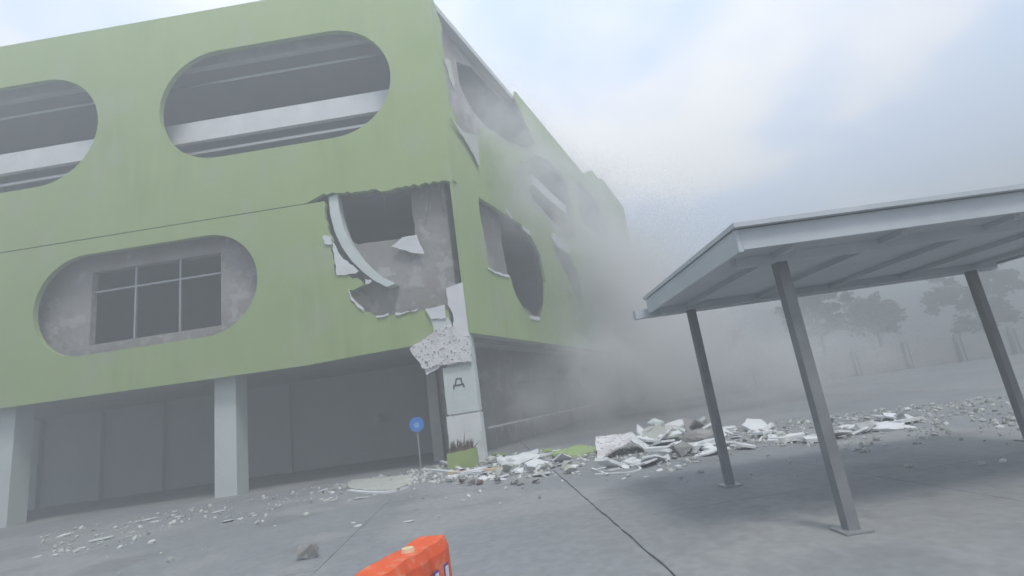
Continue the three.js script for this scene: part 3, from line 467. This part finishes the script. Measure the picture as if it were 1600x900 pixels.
// ------------------------------------------------------------------ the dust: small pale flakes adrift, thick where the wall came down
{
  const inR = (x, y, z) => { const p = CORNER.clone().addScaledVector(FR.d, x).addScaledVector(FR.n, z); return [p.x, y, p.z]; };
  const blobs = [   // centre; spread along the side wall, up and out from it; number of puffs; least and greatest puff radius
    [inR(20, 3.0, 4.0), [7, 2.2, 2.8], 40, 2.0, 4.4],
    [inR(10, 2.0, 1.8), [4.5, 1.4, 1.8], 16, 1.6, 2.8],
    [inR(25, 7.5, 3.0), [7, 3.4, 2.2], 46, 2.2, 4.4],
    [inR(15, 10.5, 1.6), [5.5, 3.2, 0.8], 40, 1.8, 3.4],
    [inR(7, 13.5, 1.4), [3.4, 2.0, 0.5], 12, 1.4, 2.6],
    [inR(30, 12.5, 2.5), [4.5, 2.4, 1.6], 20, 1.8, 3.4],
    [inR(24, 2.6, 13), [9, 1.4, 5], 22, 2.2, 4.2],
  ];
  const r = rng(900), gauss = () => (r() + r() + r() + r() - 2) * 1.73;
  const puffs = [];
  for (const [c, sp, n, r0, r1] of blobs) for (let i = 0; i < n;) {
    const a = gauss() * sp[0], y = gauss() * sp[1], b = gauss() * sp[2], R0p = r0 + (r1 - r0) * r() * r(), x = c[0] + FR.d.x * a + FR.n.x * b, z = c[2] + FR.d.z * a + FR.n.z * b, h = c[1] + y;
    if (h < 0.25 * R0p || x < -1.2 || h + 0.8 * R0p > 17.2 - 0.9 * Math.max(0, (x - CORNER.x) * FR.n.x + (z - CORNER.z) * FR.n.z) || Math.hypot(x, z) - R0p < 12) continue;
    puffs.push([x, h, z, R0p]); i++;
  }
  const mat = new THREE.MeshPhysicalMaterial({ color: new THREE.Color(0.92, 0.92, 0.92), roughness: 1, transmission: 0.5, thickness: 0, transparent: true, opacity: 0.25, side: THREE.DoubleSide });
  const variants = [];
  for (let v = 0; v < 2; v++) {           // a ball of flakes, thick in the middle, in wisps
    const N = 64000, pos = new Float32Array(N * 36), w = rng(950 + v), base = new THREE.TetrahedronGeometry(0.0033).attributes.position, q = new THREE.Quaternion(), p = new THREE.Vector3();
    const gs = () => (w() + w() + w() + w() + w() + w() - 3) * 1.41 * 0.42;
    for (let i = 0; i < N;) {
      const x = gs(), y = gs(), z = gs(); if (fbm3(x * 3.2 + 40 * v, y * 3.2 + 9, z * 3.2 + 3, 4) < 0.30 + 0.34 * w()) continue;
      const sc = 0.6 + 0.9 * w(); q.set(w() - 0.5, w() - 0.5, w() - 0.5, w() - 0.5).normalize();
      for (let k = 0; k < 12; k++) { p.fromBufferAttribute(base, k).multiplyScalar(sc).applyQuaternion(q); pos[(i * 12 + k) * 3] = p.x + x; pos[(i * 12 + k) * 3 + 1] = p.y + y; pos[(i * 12 + k) * 3 + 2] = p.z + z; }
      i++;
    }
    const g = new THREE.BufferGeometry(); g.setAttribute('position', new THREE.BufferAttribute(pos, 3)); g.computeVertexNormals(); variants.push(g);
  }
  const m = new THREE.Matrix4(), q = new THREE.Quaternion();
  variants.forEach((g, v) => {
    const mine = puffs.filter((_, i) => i % 2 === v), im = new THREE.InstancedMesh(g, mat, mine.length);
    mine.forEach(([x, h, z, R1], i) => { q.set(r() - 0.5, r() - 0.5, r() - 0.5, r() - 0.5).normalize(); im.setMatrixAt(i, m.compose(new THREE.Vector3(x, h, z), q, new THREE.Vector3(R1, R1, R1))); });
    im.name = numbered('dust_cloud'); im.castShadow = im.receiveShadow = true; im.userData = { kind: 'stuff', label: v ? 'finer pale grey dust drifting along the side wall' : 'billowing pale grey dust cloud along the side wall', category: 'dust' }; scene.add(im);
  });
}
console.log('dust');
renderer.render(scene, camera);
